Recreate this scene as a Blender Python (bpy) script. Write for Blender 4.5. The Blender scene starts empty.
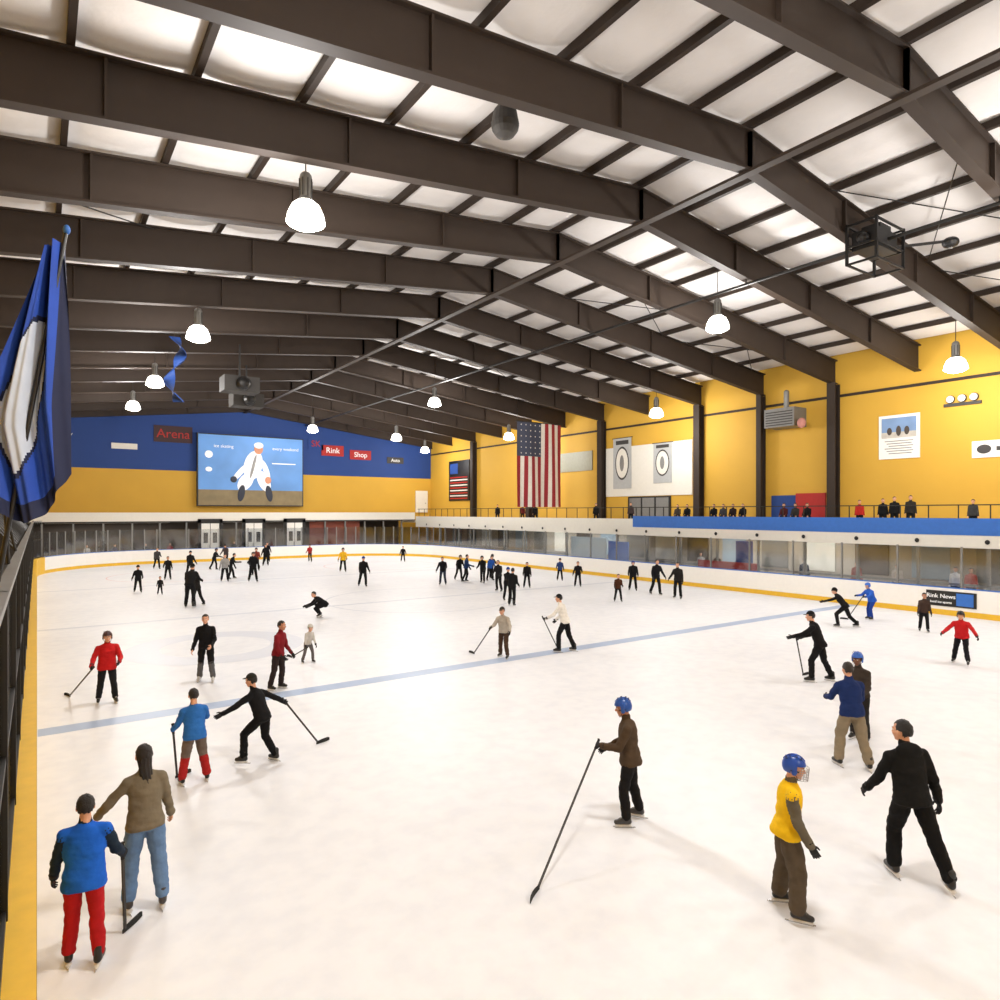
import bpy, math, random
import numpy as np
from mathutils import Matrix, Vector, noise
from mathutils.bvhtree import BVHTree
random.seed(4)
scene=bpy.context.scene
COL=bpy.context.collection

# ------------------------------------------------------------------ materials
def lin(v):
    v=v/255.0
    return v/12.92 if v<=0.04045 else ((v+0.055)/1.055)**2.4
def rgb(t): return (lin(t[0]),lin(t[1]),lin(t[2]),1.0)
MATS={}
def mat(name,col,rough=0.6,metal=0.0,var=0.12,scale=6.0,bump=0.0,bscale=40.0,emit=0.0,spec=0.5):
    if name in MATS: return MATS[name]
    m=bpy.data.materials.new(name); m.use_nodes=True
    nt=m.node_tree; b=nt.nodes['Principled BSDF']
    tc=nt.nodes.new('ShaderNodeTexCoord')
    nz=nt.nodes.new('ShaderNodeTexNoise'); nz.inputs['Scale'].default_value=scale; nz.inputs['Detail'].default_value=3
    nt.links.new(tc.outputs['Object'],nz.inputs['Vector'])
    mx=nt.nodes.new('ShaderNodeMix'); mx.data_type='RGBA'
    cc=rgb(col)
    mx.inputs[6].default_value=tuple(min(1,x*(1-var)) for x in cc[:3])+(1,)
    mx.inputs[7].default_value=tuple(min(1,x*(1+var)) for x in cc[:3])+(1,)
    nt.links.new(nz.outputs['Fac'],mx.inputs[0])
    nt.links.new(mx.outputs[2],b.inputs['Base Color'])
    b.inputs['Roughness'].default_value=rough; b.inputs['Metallic'].default_value=metal
    b.inputs['Specular IOR Level'].default_value=spec
    if bump>0:
        n2=nt.nodes.new('ShaderNodeTexNoise'); n2.inputs['Scale'].default_value=bscale
        nt.links.new(tc.outputs['Object'],n2.inputs['Vector'])
        bp=nt.nodes.new('ShaderNodeBump'); bp.inputs['Strength'].default_value=bump; bp.inputs['Distance'].default_value=0.02
        nt.links.new(n2.outputs['Fac'],bp.inputs['Height']); nt.links.new(bp.outputs[0],b.inputs['Normal'])
    if emit>0:
        nt.links.new(mx.outputs[2],b.inputs['Emission Color']); b.inputs['Emission Strength'].default_value=emit
        m.cycles.emission_sampling='NONE'
    MATS[name]=m
    return m
def cloth(col,name=None):
    n=name or 'cloth_%d_%d_%d'%tuple(col)
    return mat(n,col,rough=0.9,var=0.25,scale=9,bump=0.35,bscale=16,spec=0.2)
def glass_mat():
    m=bpy.data.materials.new('rink_glass'); m.use_nodes=True; nt=m.node_tree; nt.nodes.clear()
    t=nt.nodes.new('ShaderNodeBsdfTransparent'); t.inputs[0].default_value=(.86,.88,.89,1)
    g=nt.nodes.new('ShaderNodeBsdfGlossy'); g.inputs['Roughness'].default_value=0.08; g.inputs[0].default_value=(.8,.8,.8,1)
    nz=nt.nodes.new('ShaderNodeTexNoise'); nz.inputs['Scale'].default_value=2
    mr=nt.nodes.new('ShaderNodeMapRange'); mr.inputs[3].default_value=.07; mr.inputs[4].default_value=.14
    nt.links.new(nz.outputs['Fac'],mr.inputs[0])
    x=nt.nodes.new('ShaderNodeMixShader'); nt.links.new(mr.outputs[0],x.inputs[0])
    nt.links.new(t.outputs[0],x.inputs[1]); nt.links.new(g.outputs[0],x.inputs[2])
    o=nt.nodes.new('ShaderNodeOutputMaterial'); nt.links.new(x.outputs[0],o.inputs[0])
    MATS['glass']=m; return m
GLASS=glass_mat()
def ice_mat():
    m=bpy.data.materials.new('ice'); m.use_nodes=True; nt=m.node_tree; b=nt.nodes['Principled BSDF']
    tc=nt.nodes.new('ShaderNodeTexCoord')
    n1=nt.nodes.new('ShaderNodeTexNoise'); n1.inputs['Scale'].default_value=.22; n1.inputs['Detail'].default_value=5
    n2=nt.nodes.new('ShaderNodeTexNoise'); n2.inputs['Scale'].default_value=3.0; n2.inputs['Detail'].default_value=8
    for n in (n1,n2): nt.links.new(tc.outputs['Object'],n.inputs['Vector'])
    r=nt.nodes.new('ShaderNodeValToRGB'); r.color_ramp.elements[0].position=.3; r.color_ramp.elements[1].position=.7
    r.color_ramp.elements[0].color=(.79,.805,.84,1); r.color_ramp.elements[1].color=(.87,.885,.91,1)
    nt.links.new(n1.outputs['Fac'],r.inputs[0])
    mx=nt.nodes.new('ShaderNodeMix'); mx.data_type='RGBA'; mx.blend_type='MULTIPLY'; mx.inputs[0].default_value=1
    r2=nt.nodes.new('ShaderNodeValToRGB'); r2.color_ramp.elements[0].position=.35; r2.color_ramp.elements[1].position=.6
    r2.color_ramp.elements[0].color=(.94,.945,.96,1); r2.color_ramp.elements[1].color=(1,1,1,1)
    nt.links.new(n2.outputs['Fac'],r2.inputs[0])
    nt.links.new(r.outputs[0],mx.inputs[6]); nt.links.new(r2.outputs[0],mx.inputs[7])
    nt.links.new(mx.outputs[2],b.inputs['Base Color'])
    b.inputs['Roughness'].default_value=.42; b.inputs['Specular IOR Level'].default_value=.12
    wv=nt.nodes.new('ShaderNodeTexNoise'); wv.inputs['Scale'].default_value=9; wv.inputs['Detail'].default_value=6
    nt.links.new(tc.outputs['Object'],wv.inputs['Vector'])
    bp=nt.nodes.new('ShaderNodeBump'); bp.inputs['Strength'].default_value=.15; bp.inputs['Distance'].default_value=.01
    nt.links.new(wv.outputs['Fac'],bp.inputs['Height']); nt.links.new(bp.outputs[0],b.inputs['Normal'])
    return m
ICE=ice_mat()
M_YEL=mat('yellow_wall_paint',(204,160,54),.7,scale=.5,var=.06,bump=.2,bscale=3)
M_YCAP=mat('yellow_plastic',(225,178,40),.5)
M_BLUE=mat('blue_wall_paint',(22,60,128),.7,scale=.6,var=.08)
M_BBAND=mat('blue_band',(45,105,190),.5)
M_WHITE=mat('white_board',(238,236,230),.45,var=.04)
M_WPAINT=mat('white_paint',(225,222,212),.6,var=.05)
M_STEEL=mat('brown_painted_steel',(52,42,35),.6,var=.15,scale=2,spec=.3)
M_CEIL=mat('white_insulation',(224,220,217),.75,var=.06,scale=1.2,bump=.5,bscale=4)
M_BLK=mat('black_metal',(18,17,17),.45,var=.2)
M_GREY=mat('grey_metal',(130,130,128),.45,metal=.4)
M_DGREY=mat('dark_grey',(60,58,56),.7)
M_CONC=mat('concrete_floor',(95,92,88),.8,scale=1,var=.15)
M_LOBBY=mat('lobby_wall',(170,162,150),.8)
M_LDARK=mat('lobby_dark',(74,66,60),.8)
M_RED=mat('red_paint',(170,30,25),.6)
M_BULB=mat('lamp_glow',(255,250,238),.4,var=.01,emit=9)

# ------------------------------------------------------------------ mesh buffer
class MB:
    def __init__(s): s.v=[]; s.f=[]; s.m=[]; s.mats=[]
    def mi(s,m):
        if m not in s.mats: s.mats.append(m)
        return s.mats.index(m)
    def add(s,vs,fs,m):
        o=len(s.v); i=s.mi(m); s.v+= [tuple(v) for v in vs]
        s.f+=[tuple(o+k for k in f) for f in fs]; s.m+=[i]*len(fs)
    def merge(s,o,M=None):
        off=len(s.v); rm=[s.mi(m) for m in o.mats]
        s.v+=[tuple(M@Vector(v)) for v in o.v] if M is not None else list(o.v)
        fl = M is not None and M.to_3x3().determinant()<0
        for f,k in zip(o.f,o.m):
            g=tuple(off+i for i in f); s.f.append(g[::-1] if fl else g); s.m.append(rm[k])
    def box(s,a,b,m,M=None):
        x0,y0,z0=a; x1,y1,z1=b
        v=[(x0,y0,z0),(x1,y0,z0),(x1,y1,z0),(x0,y1,z0),(x0,y0,z1),(x1,y0,z1),(x1,y1,z1),(x0,y1,z1)]
        if M is not None: v=[M@Vector(p) for p in v]
        s.add(v,[(0,3,2,1),(4,5,6,7),(0,1,5,4),(1,2,6,5),(2,3,7,6),(3,0,4,7)],m)
    def rings(s,rs,m,closed=True):
        n=len(rs[0]); vs=[p for r in rs for p in r]; fs=[]
        for i in range(len(rs)-1):
            for j in range(n):
                k=(j+1)%n
                fs.append((i*n+j,i*n+k,(i+1)*n+k,(i+1)*n+j))
        if closed:
            fs.append(tuple(range(n))[::-1]); fs.append(tuple(range((len(rs)-1)*n,len(rs)*n)))
        s.add(vs,fs,m)
    def cone(s,p0,r0,p1,r1,m,n=12,cap=True):
        p0=Vector(p0); p1=Vector(p1); d=p1-p0; L=d.length
        if L<1e-6: d=Vector((0,0,1)); L=1e-6
        else: d=d/L
        q=d.orthogonal().normalized(); w=d.cross(q)
        st=[]
        if cap:
            for a in (80,50,22): st.append((-r0*math.sin(math.radians(a)),r0*math.cos(math.radians(a))))
        st+=[(0,r0),(L*.5,(r0+r1)/2),(L,r1)]
        if cap:
            for a in (22,50,80): st.append((L+r1*math.sin(math.radians(a)),r1*math.cos(math.radians(a))))
        s.rings([[p0+d*t+(q*math.cos(2*math.pi*j/n)+w*math.sin(2*math.pi*j/n))*r for j in range(n)] for t,r in st],m)
    def tube(s,pts,r,m,n=6):
        for a,b in zip(pts[:-1],pts[1:]): s.cone(a,r,b,r,m,n,cap=False)
    def ell(s,cn,rad,m,n=16,k=10,M=None,keep=None,jit=0.0):
        cn=Vector(cn); vs=[]; fs=[]
        for i in range(k+1):
            a=math.pi*i/k
            a=min(max(a,.03),math.pi-.03)
            for j in range(n):
                b=2*math.pi*j/n
                q=1+(jit*noise.noise(Vector((6*math.sin(a)*math.cos(b),6*math.sin(a)*math.sin(b),4*math.cos(a)))) if jit else 0)
                vs.append(Vector((rad[0]*math.sin(a)*math.cos(b),rad[1]*math.sin(a)*math.sin(b),rad[2]*math.cos(a)))*q+cn)
        for i in range(k):
            for j in range(n):
                q=(j+1)%n; f=(i*n+j,(i+1)*n+j,(i+1)*n+q,i*n+q)
                if keep:
                    ce=sum((vs[t] for t in f),Vector())/4-cn
                    if not keep(ce): continue
                fs.append(f)
        if not keep:
            fs.append(tuple(range(n))); fs.append(tuple(range(k*n,(k+1)*n))[::-1])
        elif keep(Vector((0,0,rad[2]))): fs.append(tuple(range(n)))
        if M is not None: vs=[M@v for v in vs]
        s.add(vs,fs,m)
    def obj(s,name,smooth=False,parent=None):
        me=bpy.data.meshes.new(name); me.from_pydata(s.v,[],s.f)
        for m in s.mats: me.materials.append(m)
        me.polygons.foreach_set('material_index',s.m)
        if smooth: me.polygons.foreach_set('use_smooth',[True]*len(me.polygons))
        me.update()
        o=bpy.data.objects.new(name,me); COL.objects.link(o)
        if parent: o.parent=parent
        return o
def boxobj(name,a,b,m,parent=None):
    mb=MB(); mb.box(a,b,m); return mb.obj(name,parent=parent)
def empty(name):
    o=bpy.data.objects.new(name,None); COL.objects.link(o); return o

def remesh(mb,vox,smooth=3,wr=0.0,seed=0):
    o=mb.obj('tmp')
    md=o.modifiers.new('r','REMESH'); md.mode='VOXEL'; md.voxel_size=vox
    if smooth:
        sm=o.modifiers.new('s','SMOOTH'); sm.factor=.5; sm.iterations=smooth
    dg=bpy.context.evaluated_depsgraph_get(); e=o.evaluated_get(dg); me=e.to_mesh()
    nv=len(me.vertices); co=np.empty(nv*3); me.vertices.foreach_get('co',co); co=co.reshape(-1,3)
    no=np.empty(nv*3); me.vertices.foreach_get('normal',no); no=no.reshape(-1,3)
    fs=[tuple(p.vertices) for p in me.polygons]
    e.to_mesh_clear()
    bvh=BVHTree.FromPolygons([Vector(v) for v in mb.v],mb.f)
    out=MB(); out.mats=list(mb.mats)
    out.f=fs
    for f in fs:
        ce=Vector(co[list(f)].mean(axis=0)); r=bvh.find_nearest(ce)
        out.m.append(mb.m[r[2]] if r[2] is not None else 0)
    if wr>0:
        for i in range(nv):
            p=co[i]; q=Vector((p[0]*6+seed,p[1]*6,p[2]*12+seed*3))
            t=noise.noise(q)+.45*noise.noise(q*2.1)
            co[i]+=no[i]*t*wr
    out.v=[tuple(v) for v in co]
    me=o.data; bpy.data.objects.remove(o); bpy.data.meshes.remove(me)
    return out

# ------------------------------------------------------------------ people templates
def ph(n): return mat('placeholder_'+n,(200,150,120))
SK=ph('skin'); LIP=ph('lip'); EW=mat('eye_white',(235,230,225),.3); EY=mat('eye_iris',(30,20,15),.3); BROW=ph('brow')
def head_template(vox):
    b=MB()
    b.ell((0,-.012,.018),(.076,.096,.1),SK)
    b.ell((0,.025,-.04),(.058,.066,.082),SK)
    b.ell((0,.06,-.098),(.024,.022,.018),SK)
    for sx in (-1,1):
        b.ell((sx*.04,.052,-.03),(.024,.03,.028),SK)
        b.ell((sx*.078,-.005,-.012),(.009,.02,.031),SK)
        b.cone((sx*.012,.083,.022),.009,(sx*.052,.068,.022),.008,SK,8)
    b.cone((0,.084,.008),.009,(0,.104,-.028),.0135,SK,8)
    b.ell((0,.09,-.033),(.02,.012,.009),SK)
    b.cone((-.018,.083,-.057),.006,(.018,.083,-.057),.006,LIP,8)
    b.cone((-.015,.082,-.067),.007,(.015,.082,-.067),.007,LIP,8)
    b.cone((0,-.02,-.06),.052,(0,-.035,-.2),.056,SK)
    o=remesh(b,vox,1)
    for sx in (-1,1):
        o.ell((sx*.031,.077,.004),(.0125,.010,.009),EW,10,6)
        o.ell((sx*.031,.0845,.004),(.006,.004,.0065),EY,8,6)
        o.cone((sx*.016,.093,.024),.0035,(sx*.048,.079,.026),.003,BROW,6)
    return o
def hand_template(vox,curl):
    b=MB(); r=.0098
    b.rings([[Vector((.015*a*math.cos(t),.0+y0+w*math.sin(t),z)) for t in [2*math.pi*i/12 for i in range(12)]] for z,w,a,y0 in ((.03,.027,1.5,0),(0,.029,1.3,0),(-.035,.037,1.15,.001),(-.075,.041,1.0,0),(-.092,.038,.85,0))],SK)
    for y,L,sp in ((.03,.068,5),(.0105,.077,1),(-.009,.071,-3),(-.028,.056,-8)):
        p=Vector((0,y,-.085)); ang=0
        for k,(fr,cu) in enumerate(((.44,curl[0]),(.31,curl[1]),(.25,curl[2]))):
            ang+=cu; a=math.radians(ang); q=p+Vector((-math.sin(a),math.sin(math.radians(sp))*.6,-math.cos(a))).normalized()*L*fr*1.15
            b.cone(p,r*(1-.08*k),q,r*(.92-.08*k),SK,8); p=q
    a=math.radians(38); p=Vector((-.006,.026,-.022)); q=p+Vector((-.35,math.sin(a),-math.cos(a))).normalized()*.042; b.cone(p,.014,q,.0115,SK,8)
    cc=min(1,curl[0]/60); q2=q+Vector((-.35-.6*cc,.35-.7*cc,-.8)).normalized()*.034; b.cone(q,.011,q2,.0095,SK,8)
    return remesh(b,vox,1)
BT=mat('boot_placeholder',(20,20,20)); HOLD=mat('skate_holder_white',(225,225,225),.4); BLADE=mat('steel_blade',(190,192,195),.25,metal=.9); LACE=mat('laces',(220,218,210),.8)
def skate_template(vox):
    b=MB()
    b.cone((0,-.012,.08),.050,(0,-.018,.0),.046,BT); b.cone((0,-.02,0),.046,(0,-.035,-.04),.042,BT)
    b.cone((0,-.035,-.04),.042,(0,.07,-.045),.043,BT); b.cone((0,.07,-.045),.043,(0,.145,-.055),.034,BT)
    b.cone((0,-.01,.02),.045,(0,.09,-.035),.038,BT); b.cone((0,.04,.07),.020,(0,.02,.0),.03,BT)
    o=remesh(b,vox,1)
    o.box((-.032,-.08,-.093),(.032,.165,-.083),HOLD)
    for y0,y1 in ((-.075,-.01),(.07,.145)):
        o.box((-.018,y0,-.112),(.018,y1,-.09),HOLD)
    o.box((-.009,-.09,-.118),(.009,.16,-.108),HOLD)
    o.box((-.003,-.115,-.130),(.003,.165,-.115),BLADE)
    o.box((-.003,.165,-.126),(.003,.19,-.113),BLADE); o.box((-.003,-.13,-.127),(.003,-.115,-.115),BLADE)
    for i in range(4):
        t=i/3; o.cone((-.02,.055+.035*t,.04-.04*t),.004,(.02,.055+.035*t,.04-.04*t),.004,LACE,5,cap=False)
    return o
T={}
for lod,(vh,vn,vs) in {'hi':(.0055,.0042,.007),'lo':(.011,.0062,.014)}.items():
    T[lod]=dict(head=head_template(vh),relax=hand_template(vn,(18,28,18)),grip=hand_template(vn,(72,80,50)),skate=skate_template(vs))
def recolor(t,mp):
    o=MB(); o.v=t.v; o.f=t.f; o.m=t.m; o.mats=[mp.get(m,m) for m in t.mats]; return o

def Rx(a): return Matrix.Rotation(math.radians(a),4,'X')
def Ry(a): return Matrix.Rotation(math.radians(a),4,'Y')
def Rz(a): return Matrix.Rotation(math.radians(a),4,'Z')
def limb_dirs(sd,fl,ab):
    f=math.radians(fl); a=math.radians(ab)
    up=Vector((sd*math.sin(a)*math.cos(f),math.sin(f),-math.cos(a)*math.cos(f)))
    n0=Vector((-sd*math.sin(a)*math.sin(f),math.cos(f),math.cos(a)*math.sin(f)))
    inn=Vector((-sd*math.cos(a),0,-math.sin(a)))
    return up,n0,inn

SKIN_TONES={'l':(214,160,130),'m':(180,125,95),'d':(110,72,52)}
STICKW=mat('stick_shaft',(40,36,34),.5); TAPE=mat('stick_tape',(25,25,25),.9)
def person(name,x,y,h,phi,jacket=(20,20,22),pants=(18,18,20),shin=None,vest=None,hair='short',haircol=(25,18,14),skin='l',
           gloves=(22,22,24),lean=8,side=0,twist=0,hy=0,hp=0,aL=(5,10,15,0),aR=(5,10,15,0),lL=(8,4,12,8),lR=(-4,4,8,8),
           lod='lo',headw=None,bulk=1.07,stick=None,handed='R',z=0,skates=True,hood=False,seat=None,helmcol=(25,60,140),cage=False,hs=1.0,boot=(22,22,24),baggy=1.12,grips='',hem=-.075):
    s=h/1.83
    b=MB()
    mj=cloth(jacket); mp=cloth(pants); msn=cloth(shin) if shin else mp; mv=cloth(vest) if vest else mj
    skm=mat('skin_'+skin,SKIN_TONES[skin],.55,var=.08,scale=30); hm=mat('hair_%d_%d_%d'%tuple(haircol),haircol,.5,var=.5,scale=90,bump=.8,bscale=120)
    lip=mat('lip_'+skin,tuple(int(v*.8) if i else v-10 for i,v in enumerate(SKIN_TONES[skin])),.5)
    glm=mat('glove_%d_%d_%d'%tuple(gloves),gloves,.8) if gloves else skm
    btm=mat('boot_%d_%d_%d'%tuple(boot),boot,.4)
    az=math.degrees(math.atan2(x,y)); A=az+phi
    hsx=hs*(1.03+max(0,(1.7-h))*.34)
    TW=Rz(twist)
    TM=TW@Rx(-lean)@Ry(side)
    P0=Vector((0,0,1.0))
    J={}
    for sd,k,l in ((-1,'L',lL),(1,'R',lR)):
        hip=P0+Vector((sd*.093,0,-.05)); up,n0,inn=limb_dirs(sd,l[0],l[1]); kb=math.radians(l[2])
        knee=hip+up*.425; sdn=(up*math.cos(kb)-n0*math.sin(kb)).normalized(); ank=knee+sdn*.40
        J['hip'+k]=hip; J['knee'+k]=knee; J['ank'+k]=ank; J['sh'+k]=sdn
    low=min(J['ankL'].z,J['ankR'].z); dz=.132-low
    if seat is not None: dz=seat/s-1.0+.13
    k=bulk; kh=max(k,1.0+(baggy-1)*.55)*1.03; ka=1+(k-1)*.6
    def stack(st,m):
        rs=[]
        for zz,a,bb,yo in st:
            if zz<0: M=TW@Rx(-lean*.4)
            else: M=TM
            rs.append([P0+M@Vector((a*math.cos(t),yo+bb*math.sin(t),zz)) for t in [2*math.pi*i/24 for i in range(24)]])
        b.rings(rs,m)
    stack([(-.13,.10,.08,0),(-.10,.150,.106,-.005),(-.02,.152,.110,-.01),(.06,.135,.095,0),(.1,.11,.08,0)],mp)
    stack([(hem-.012,.170*kh,.136*kh,-.002),(hem+.02,.177*kh,.142*kh,-.002),(.02,.167*kh,.126*kh,0),(.12,.158*k,.114*k,0),(.24,.166*k,.120*k,0),(.35,.172*k,.124*k,0),(.42,.158*k,.11*k,-.005),(.475,.118*k,.088*k,-.008),(.52,.072,.068,0),(.545,.05,.05,.005)],mv)
    nb=P0+TM@Vector((0,0,.53)); HM=TW@Rx(-lean*.35)@Rz(-hy)@Rx(-hp)
    hc=nb+HM@Vector((0,.025,.15*hsx))
    b.cone(nb-(TM@Vector((0,0,.03))),.068,nb+(hc-nb)*.22,.063,mj)
    if hood:
        Mh=Matrix.Translation(P0+TM@Vector((0,-.075,.475)))@TM.to_3x3().to_4x4()
        b.ell((0,0,0),(.15,.075,.10),mj,M=Mh); b.ell((0,-.01,-.07),(.09,.05,.08),mj,M=Mh)
    b.cone(nb,.05,hc,.05,skm)
    hands={}
    for sd,kk,a in ((-1,'L',aL),(1,'R',aR)):
        sh=P0+TM@Vector((sd*.158*k,-.005,.415)); up,n0,inn=limb_dirs(sd,a[0],a[1])
        up=TW@up; n0=TW@n0; inn=TW@inn
        e=math.radians(a[2]); i=math.radians(a[3]); n=n0*math.cos(i)+inn*math.sin(i)
        el=sh+up*.285; fd=(up*math.cos(e)+n*math.sin(e)).normalized(); wr=el+fd*.245
        b.cone(P0+TM@Vector((sd*.08,-.005,.445)),.060*ka,sh,.070*ka if vest else .064*ka,mv)
        b.cone(sh,.066*ka,el,.054*ka,mj); b.cone(el,.055*ka,wr,.043*ka,mj)
        b.cone(wr-fd*.012,.047*ka,wr+fd*.01,.046*ka,mj)
        hands[kk]=(sd,wr,fd,n)
    g=baggy; g0=min(g,1.12)
    for kk in 'LR':
        hip,knee,ank,sh=J['hip'+kk],J['knee'+kk],J['ank'+kk],J['sh'+kk]
        mid=hip+(knee-hip)*.4
        b.cone(hip,.088*g0,mid,.084*g,mp); b.cone(mid,.084*g,knee,.068*g,mp)
        b.cone(knee,.068*g,knee+(ank-knee)*.35,.067*g,msn); b.cone(knee+(ank-knee)*.35,.067*g,ank-sh*.035,.064*g,msn)
    vox=.0115 if lod=='hi' else .024
    body=remesh(b,vox/s if lod=='hi' else vox/s*.9,2,wr=.012 if lod=='hi' else .006,seed=random.random()*50)
    hd=recolor(T[lod]['head'],{SK:skm,LIP:lip,BROW:hm})
    HT=Matrix.Translation(hc)@HM.to_3x3().to_4x4()@Matrix.Scale(hsx,4)
    body.merge(hd,HT)
    if hair in('short','long','cap'):
        body.ell((0,-.018,.020),(.084,.099,.106),hm,34,26,M=HT,jit=.09,keep=lambda q:(q.z>.05+.012*math.sin(q.x*90)) or (q.y<.028 and q.z>-.008) or (q.y<-.03 and q.z>-.068+.008*math.sin(q.x*160)))
    if hair=='long':
        rs=[]
        q=[(.02,.05,-.07,.04),(-.08,.060,-.085,.04),(-.2,.058,-.10,.036),(-.30,.050,-.118,.032),(-.40,.040,-.128,.026),(-.48,.026,-.132,.018),(-.54,.008,-.132,.008)]
        for zz,a,yy,bb in q:
            rs.append([HT@Vector(((a*(1+.12*math.sin(9*t+zz*9)))*math.cos(t)+.01*math.sin(zz*14),yy+bb*(1+.12*math.sin(9*t+zz*9))*math.sin(t),zz)) for t in [2*math.pi*i/40 for i in range(40)]])
        body.rings(rs,hm)
        for sx in(-1,1): body.cone(HT@Vector((sx*.062,-.02,.0)),.02,HT@Vector((sx*.045,-.06,-.14)),.018,hm)
    if headw=='beanie':
        mb_=cloth(helmcol); body.ell((0,-.014,.03),(.09,.106,.115),mb_,20,12,M=HT,keep=lambda q:q.z>.0 or (q.y<0 and q.z>-.03))
        body.tube([HT@Vector((.092*math.cos(t),-.014+.108*math.sin(t),.035)) for t in [2*math.pi*i/16 for i in range(17)]],.012*hsx,mb_)
    if headw=='cap':
        mb_=cloth(helmcol); body.ell((0,-.014,.03),(.088,.104,.105),mb_,20,12,M=HT,keep=lambda q:q.z>.015)
        body.ell((0,.1,.045),(.065,.06,.008),mb_,14,6,M=HT)
    if headw=='helmet':
        hmz=mat('helmet_%d_%d_%d'%tuple(helmcol),helmcol,.28,var=.05)
        body.ell((0,-.012,.024),(.104,.125,.122),hmz,24,16,M=HT,keep=lambda q:(q.z>.02) or (q.y<.045 and q.z>-.035) or (q.y<-.03 and q.z>-.07))
        body.ell((0,-.012,.024),(.101,.121,.118),M_BLK,24,16,M=HT,keep=lambda q:(q.z>.02) or (q.y<.045 and q.z>-.035) or (q.y<-.03 and q.z>-.07))
        for xx in (-.045,0,.045):
            pts=[]
            for t in range(-55,75,10):
                a=math.radians(t); pts.append(HT@Vector((xx,-.012-.127*math.sin(a)*math.sqrt(1-(xx/.104)**2),.026+.122*math.cos(a)*math.sqrt(1-(xx/.104)**2))))
            body.tube(pts,.006*hsx,hmz)
            if lod=='hi': 
                for t in(-30,-5,25,45):
                    a=math.radians(t); body.ell((xx+.022,-.012-.120*math.sin(a),.026+.115*math.cos(a)),(.006,.016,.006),M_BLK,8,6,M=HT)
        for sx in(-1,1):
            body.ell((sx*.09,-.005,-.02),(.014,.032,.04),hmz,12,8,M=HT)
            body.tube([HT@Vector((sx*.085,.01,-.05)),HT@Vector((sx*.05,.05,-.115)),HT@Vector((0,.07,-.125))],.004,M_BLK)
        if cage:
            cm=mat('cage_wire',(170,170,175),.3,metal=.8)
            for zz,w in ((.03,.1),(.0,.1),(-.03,.095),(-.06,.085),(-.09,.07),(-.115,.05)):
                body.tube([HT@Vector((w*math.cos(math.radians(t)),.03+.115*math.sin(math.radians(t)),zz)) for t in range(0,181,18)],.0026,cm,5)
            for t in range(18,180,18):
                body.tube([HT@Vector((.1*w_*math.cos(math.radians(t)),.03+.115*math.sin(math.radians(t)),zz)) for zz,w_ in((.035,1),(0,1),(-.03,.95),(-.06,.85),(-.09,.7),(-.115,.5))],.0026,cm,5)
    grip_pts={}
    M0=Rz(-A); base=Vector((x,y,z)); RS=Matrix.Translation(base)@M0@Matrix.Scale(s,4)@Matrix.Translation((0,0,dz))
    inv=RS.inverted()
    for kk,(sd,wr,fd,n) in hands.items():
        st=(stick is not None and kk==handed) or kk in grips
        zax=-fd
        ref=Vector((0,1,0))+Vector((0,0,.3)) if fd.z<-.5 else Vector((0,0,1))+(TW@Vector((0,.2,0)))
        if stick is not None and kk==handed:
            tl=inv@Vector((stick[0],stick[1],.03)); ref=(wr-tl)
        yax=(ref-zax*ref.dot(zax)).normalized(); xax=yax.cross(zax)
        R=Matrix((xax,yax,zax)).transposed().to_4x4()
        sc=Matrix.Diagonal((1 if sd>0 else -1,1,1,1))
        gs=(1.12 if gloves else 1.0)
        HMt=Matrix.Translation(wr)@R@sc@Matrix.Scale(gs*.98,4)
        body.merge(recolor(T[lod]['grip' if st else 'relax'],{SK:glm}),HMt)
        if gloves: body.cone(wr-fd*.02,.047*ka,wr+fd*.02,.04,glm,10)
        grip_pts[kk]=HMt@Vector((-.032,0,-.088))
    for kk,l,sd in(('L',lL,-1),('R',lR,1)):
        ank=J['ank'+kk]; raised=(ank.z-low)
        sh=J['sh'+kk]; pitch=0
        if raised>.03: pitch=math.degrees(math.atan2(-sh.y,-sh.z))*min(1,raised/.12)*.8
        if seat is not None: pitch=0
        FM=Matrix.Translation(ank)@Rz(-sd*l[3])@Rx(-pitch)
        body.merge(recolor(T[lod]['skate'],{BT:btm}),FM)
    out=MB(); out.merge(body,RS)
    mz=min(v[2] for v in out.v)
    if mz<z+.003 and seat is None:
        dd=z+.003-mz; out.v=[(v[0],v[1],v[2]+dd) for v in out.v]
    o=out.obj(name,smooth=True)
    if stick is not None:
        hp_=RS@grip_pts[handed]
        hockey_stick(hp_,Vector((stick[0],stick[1],0)),stick[2] if len(stick)>2 else 0.12*s)
    return o
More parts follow.
